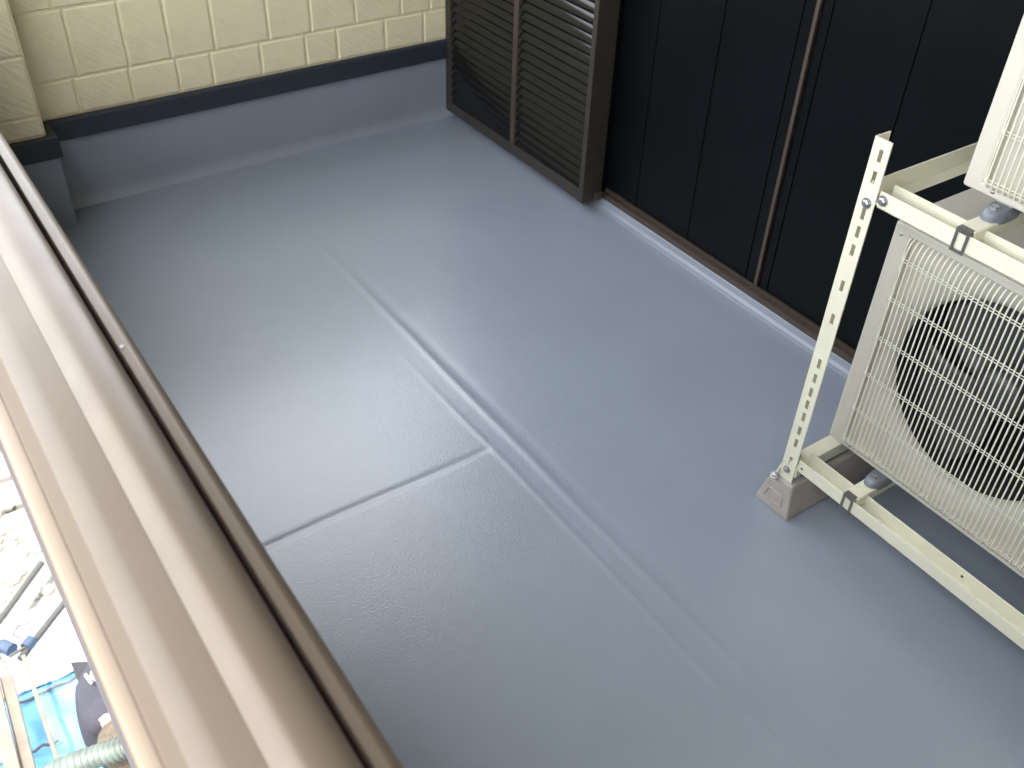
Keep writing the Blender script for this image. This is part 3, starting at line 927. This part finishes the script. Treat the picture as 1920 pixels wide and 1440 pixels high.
skin('body', J, E_, [0.13, 0.135, 0.14, 0.055, 0.085, 0.065, 0.046, 0.032, 0.065, 0.046, 0.032, 0.09, 0.062, 0.045, 0.09, 0.062, 0.045], M['skin'], per, 2, PB)
Jj = [hip + Vector((0, 0.03, 0.0)), hip.lerp(ch_, 0.5) + Vector((0, 0, 0.03)), ch_, nk.lerp(hd, 0.35),
      J[5], J[6], J[7].lerp(J[6], 0.12), J[8], J[9], J[10].lerp(J[9], 0.12)]
skin('jacket', Jj, [(0, 1), (1, 2), (2, 3), (2, 4), (4, 5), (5, 6), (2, 7), (7, 8), (8, 9)], [0.155, 0.158, 0.160, 0.098, 0.082, 0.062, 0.048, 0.082, 0.062, 0.048], M['jacket'], per, 2, PB)
Jt = [hip, J[11], J[12], J[13], J[14], J[15], J[16]]
skin('trousers', Jt, [(0, 1), (1, 2), (2, 3), (0, 4), (4, 5), (5, 6)], [0.145, 0.105, 0.078, 0.062, 0.105, 0.078, 0.062], M['trousers'], per, 2, PB)
# hair cap over the head
hm = MB()
V, F = [], []
for j in range(9):
    th = math.radians(8 + j * 14)
    for i in range(16):
        a = 2 * math.pi * i / 16
        r = 0.106 + 0.006 * noise.noise(Vector((math.cos(a) * 3, math.sin(a) * 3, j * 0.7)))
        d = Vector((math.sin(th) * math.cos(a) * 0.9, 0.0, 0.0)) + Vector((0, -0.55, 0.83)).normalized() * math.cos(th) + Vector((0, 0.83, 0.55)).normalized() * math.sin(th) * math.sin(a)
        V.append(hd + Vector((0, 0.0, 0.01)) + d * r)
for j in range(8):
    for i in range(16):
        F.append((j * 16 + i, j * 16 + (i + 1) % 16, (j + 1) * 16 + (i + 1) % 16, (j + 1) * 16 + i))
hm.add(V, F, True); hm.add(V[:16], [tuple(range(16))])
hm.obj('hair', M['hair'], per)
# face details on the side that looks to the ground
fd = Vector((0, -0.45, -1)).normalized()
for s in (-1, 1):
    MB().lathe(hd + fd * 0.078 + Vector((0.03 * s, -0.012, 0)), fd, [(0.012, 0.0), (0.010, 0.006), (0.0005, 0.009)], 10).obj('eye', M['white_print'], per)
    MB().lathe(hd + Vector((0.088 * s, 0.01, -0.01)), (s, 0, 0), [(0.016, -0.01), (0.019, 0.008), (0.010, 0.014), (0.0005, 0.012)], 10).obj('ear', M['skin'], per)
MB().lathe(hd + fd * 0.075 + Vector((0, 0.018, 0)), fd, [(0.018, 0.0), (0.014, 0.02), (0.0005, 0.028)], 10).obj('nose', M['skin'], per)
MB().lathe(hd + fd * 0.072 + Vector((0, 0.052, 0.01)), fd, [(0.022, 0.0), (0.018, 0.008), (0.0005, 0.010)], 10).obj('mouth', M['skin'], per)
# hands
for (w, el) in ((J[7], J[6]), (J[10], J[9])):
    d = (w - el).normalized()
    side = d.cross(Vector((0, 1, 0))).normalized()
    nrm = d.cross(side).normalized()
    mb = MB().tube([w - d * 0.02, w + d * 0.03, w + d * 0.085], [0.028, 0.036, 0.034], 10)
    for q in range(4):
        b = w + d * 0.08 + side * (0.027 - 0.018 * q)
        ln = (0.060, 0.070, 0.066, 0.052)[q]
        mb.tube([b, b + d * ln * 0.5 + nrm * 0.006, b + d * ln * 0.85 + nrm * 0.024], [0.009, 0.0085, 0.006], 8)
    b = w + d * 0.03 + side * 0.032
    mb.tube([b, b + d * 0.03 + side * 0.02, b + d * 0.055 + side * 0.022 + nrm * 0.01], [0.011, 0.010, 0.007], 8)
    mb.obj('hand', M['skin'], per)
for p in (J[13], J[16]):
    mb = MB()
    mb.tube([p + Vector((0, 0.05, -0.075)), p + Vector((0, -0.03, -0.065)), p + Vector((0, -0.12, -0.085)), p + Vector((0, -0.19, -0.095))], [0.042, 0.050, 0.042, 0.028], 12)
    mb.obj('shoe', M['shoe'], per)
# small white mark on the jacket's back
mk = at(181, 1288, GZ + 1.10)
mm = MB()
mm.tube([mk + Vector((-0.02, 0.02, 0.075)), mk + Vector((-0.012, -0.03, 0.075))], 0.006, 6)
mm.tube([mk + Vector((0.006, 0.02, 0.075)), mk + Vector((-0.004, -0.005, 0.075)), mk + Vector((0.010, -0.03, 0.075))], 0.006, 6)
mm.obj('white_mark', M['white_print'], per)
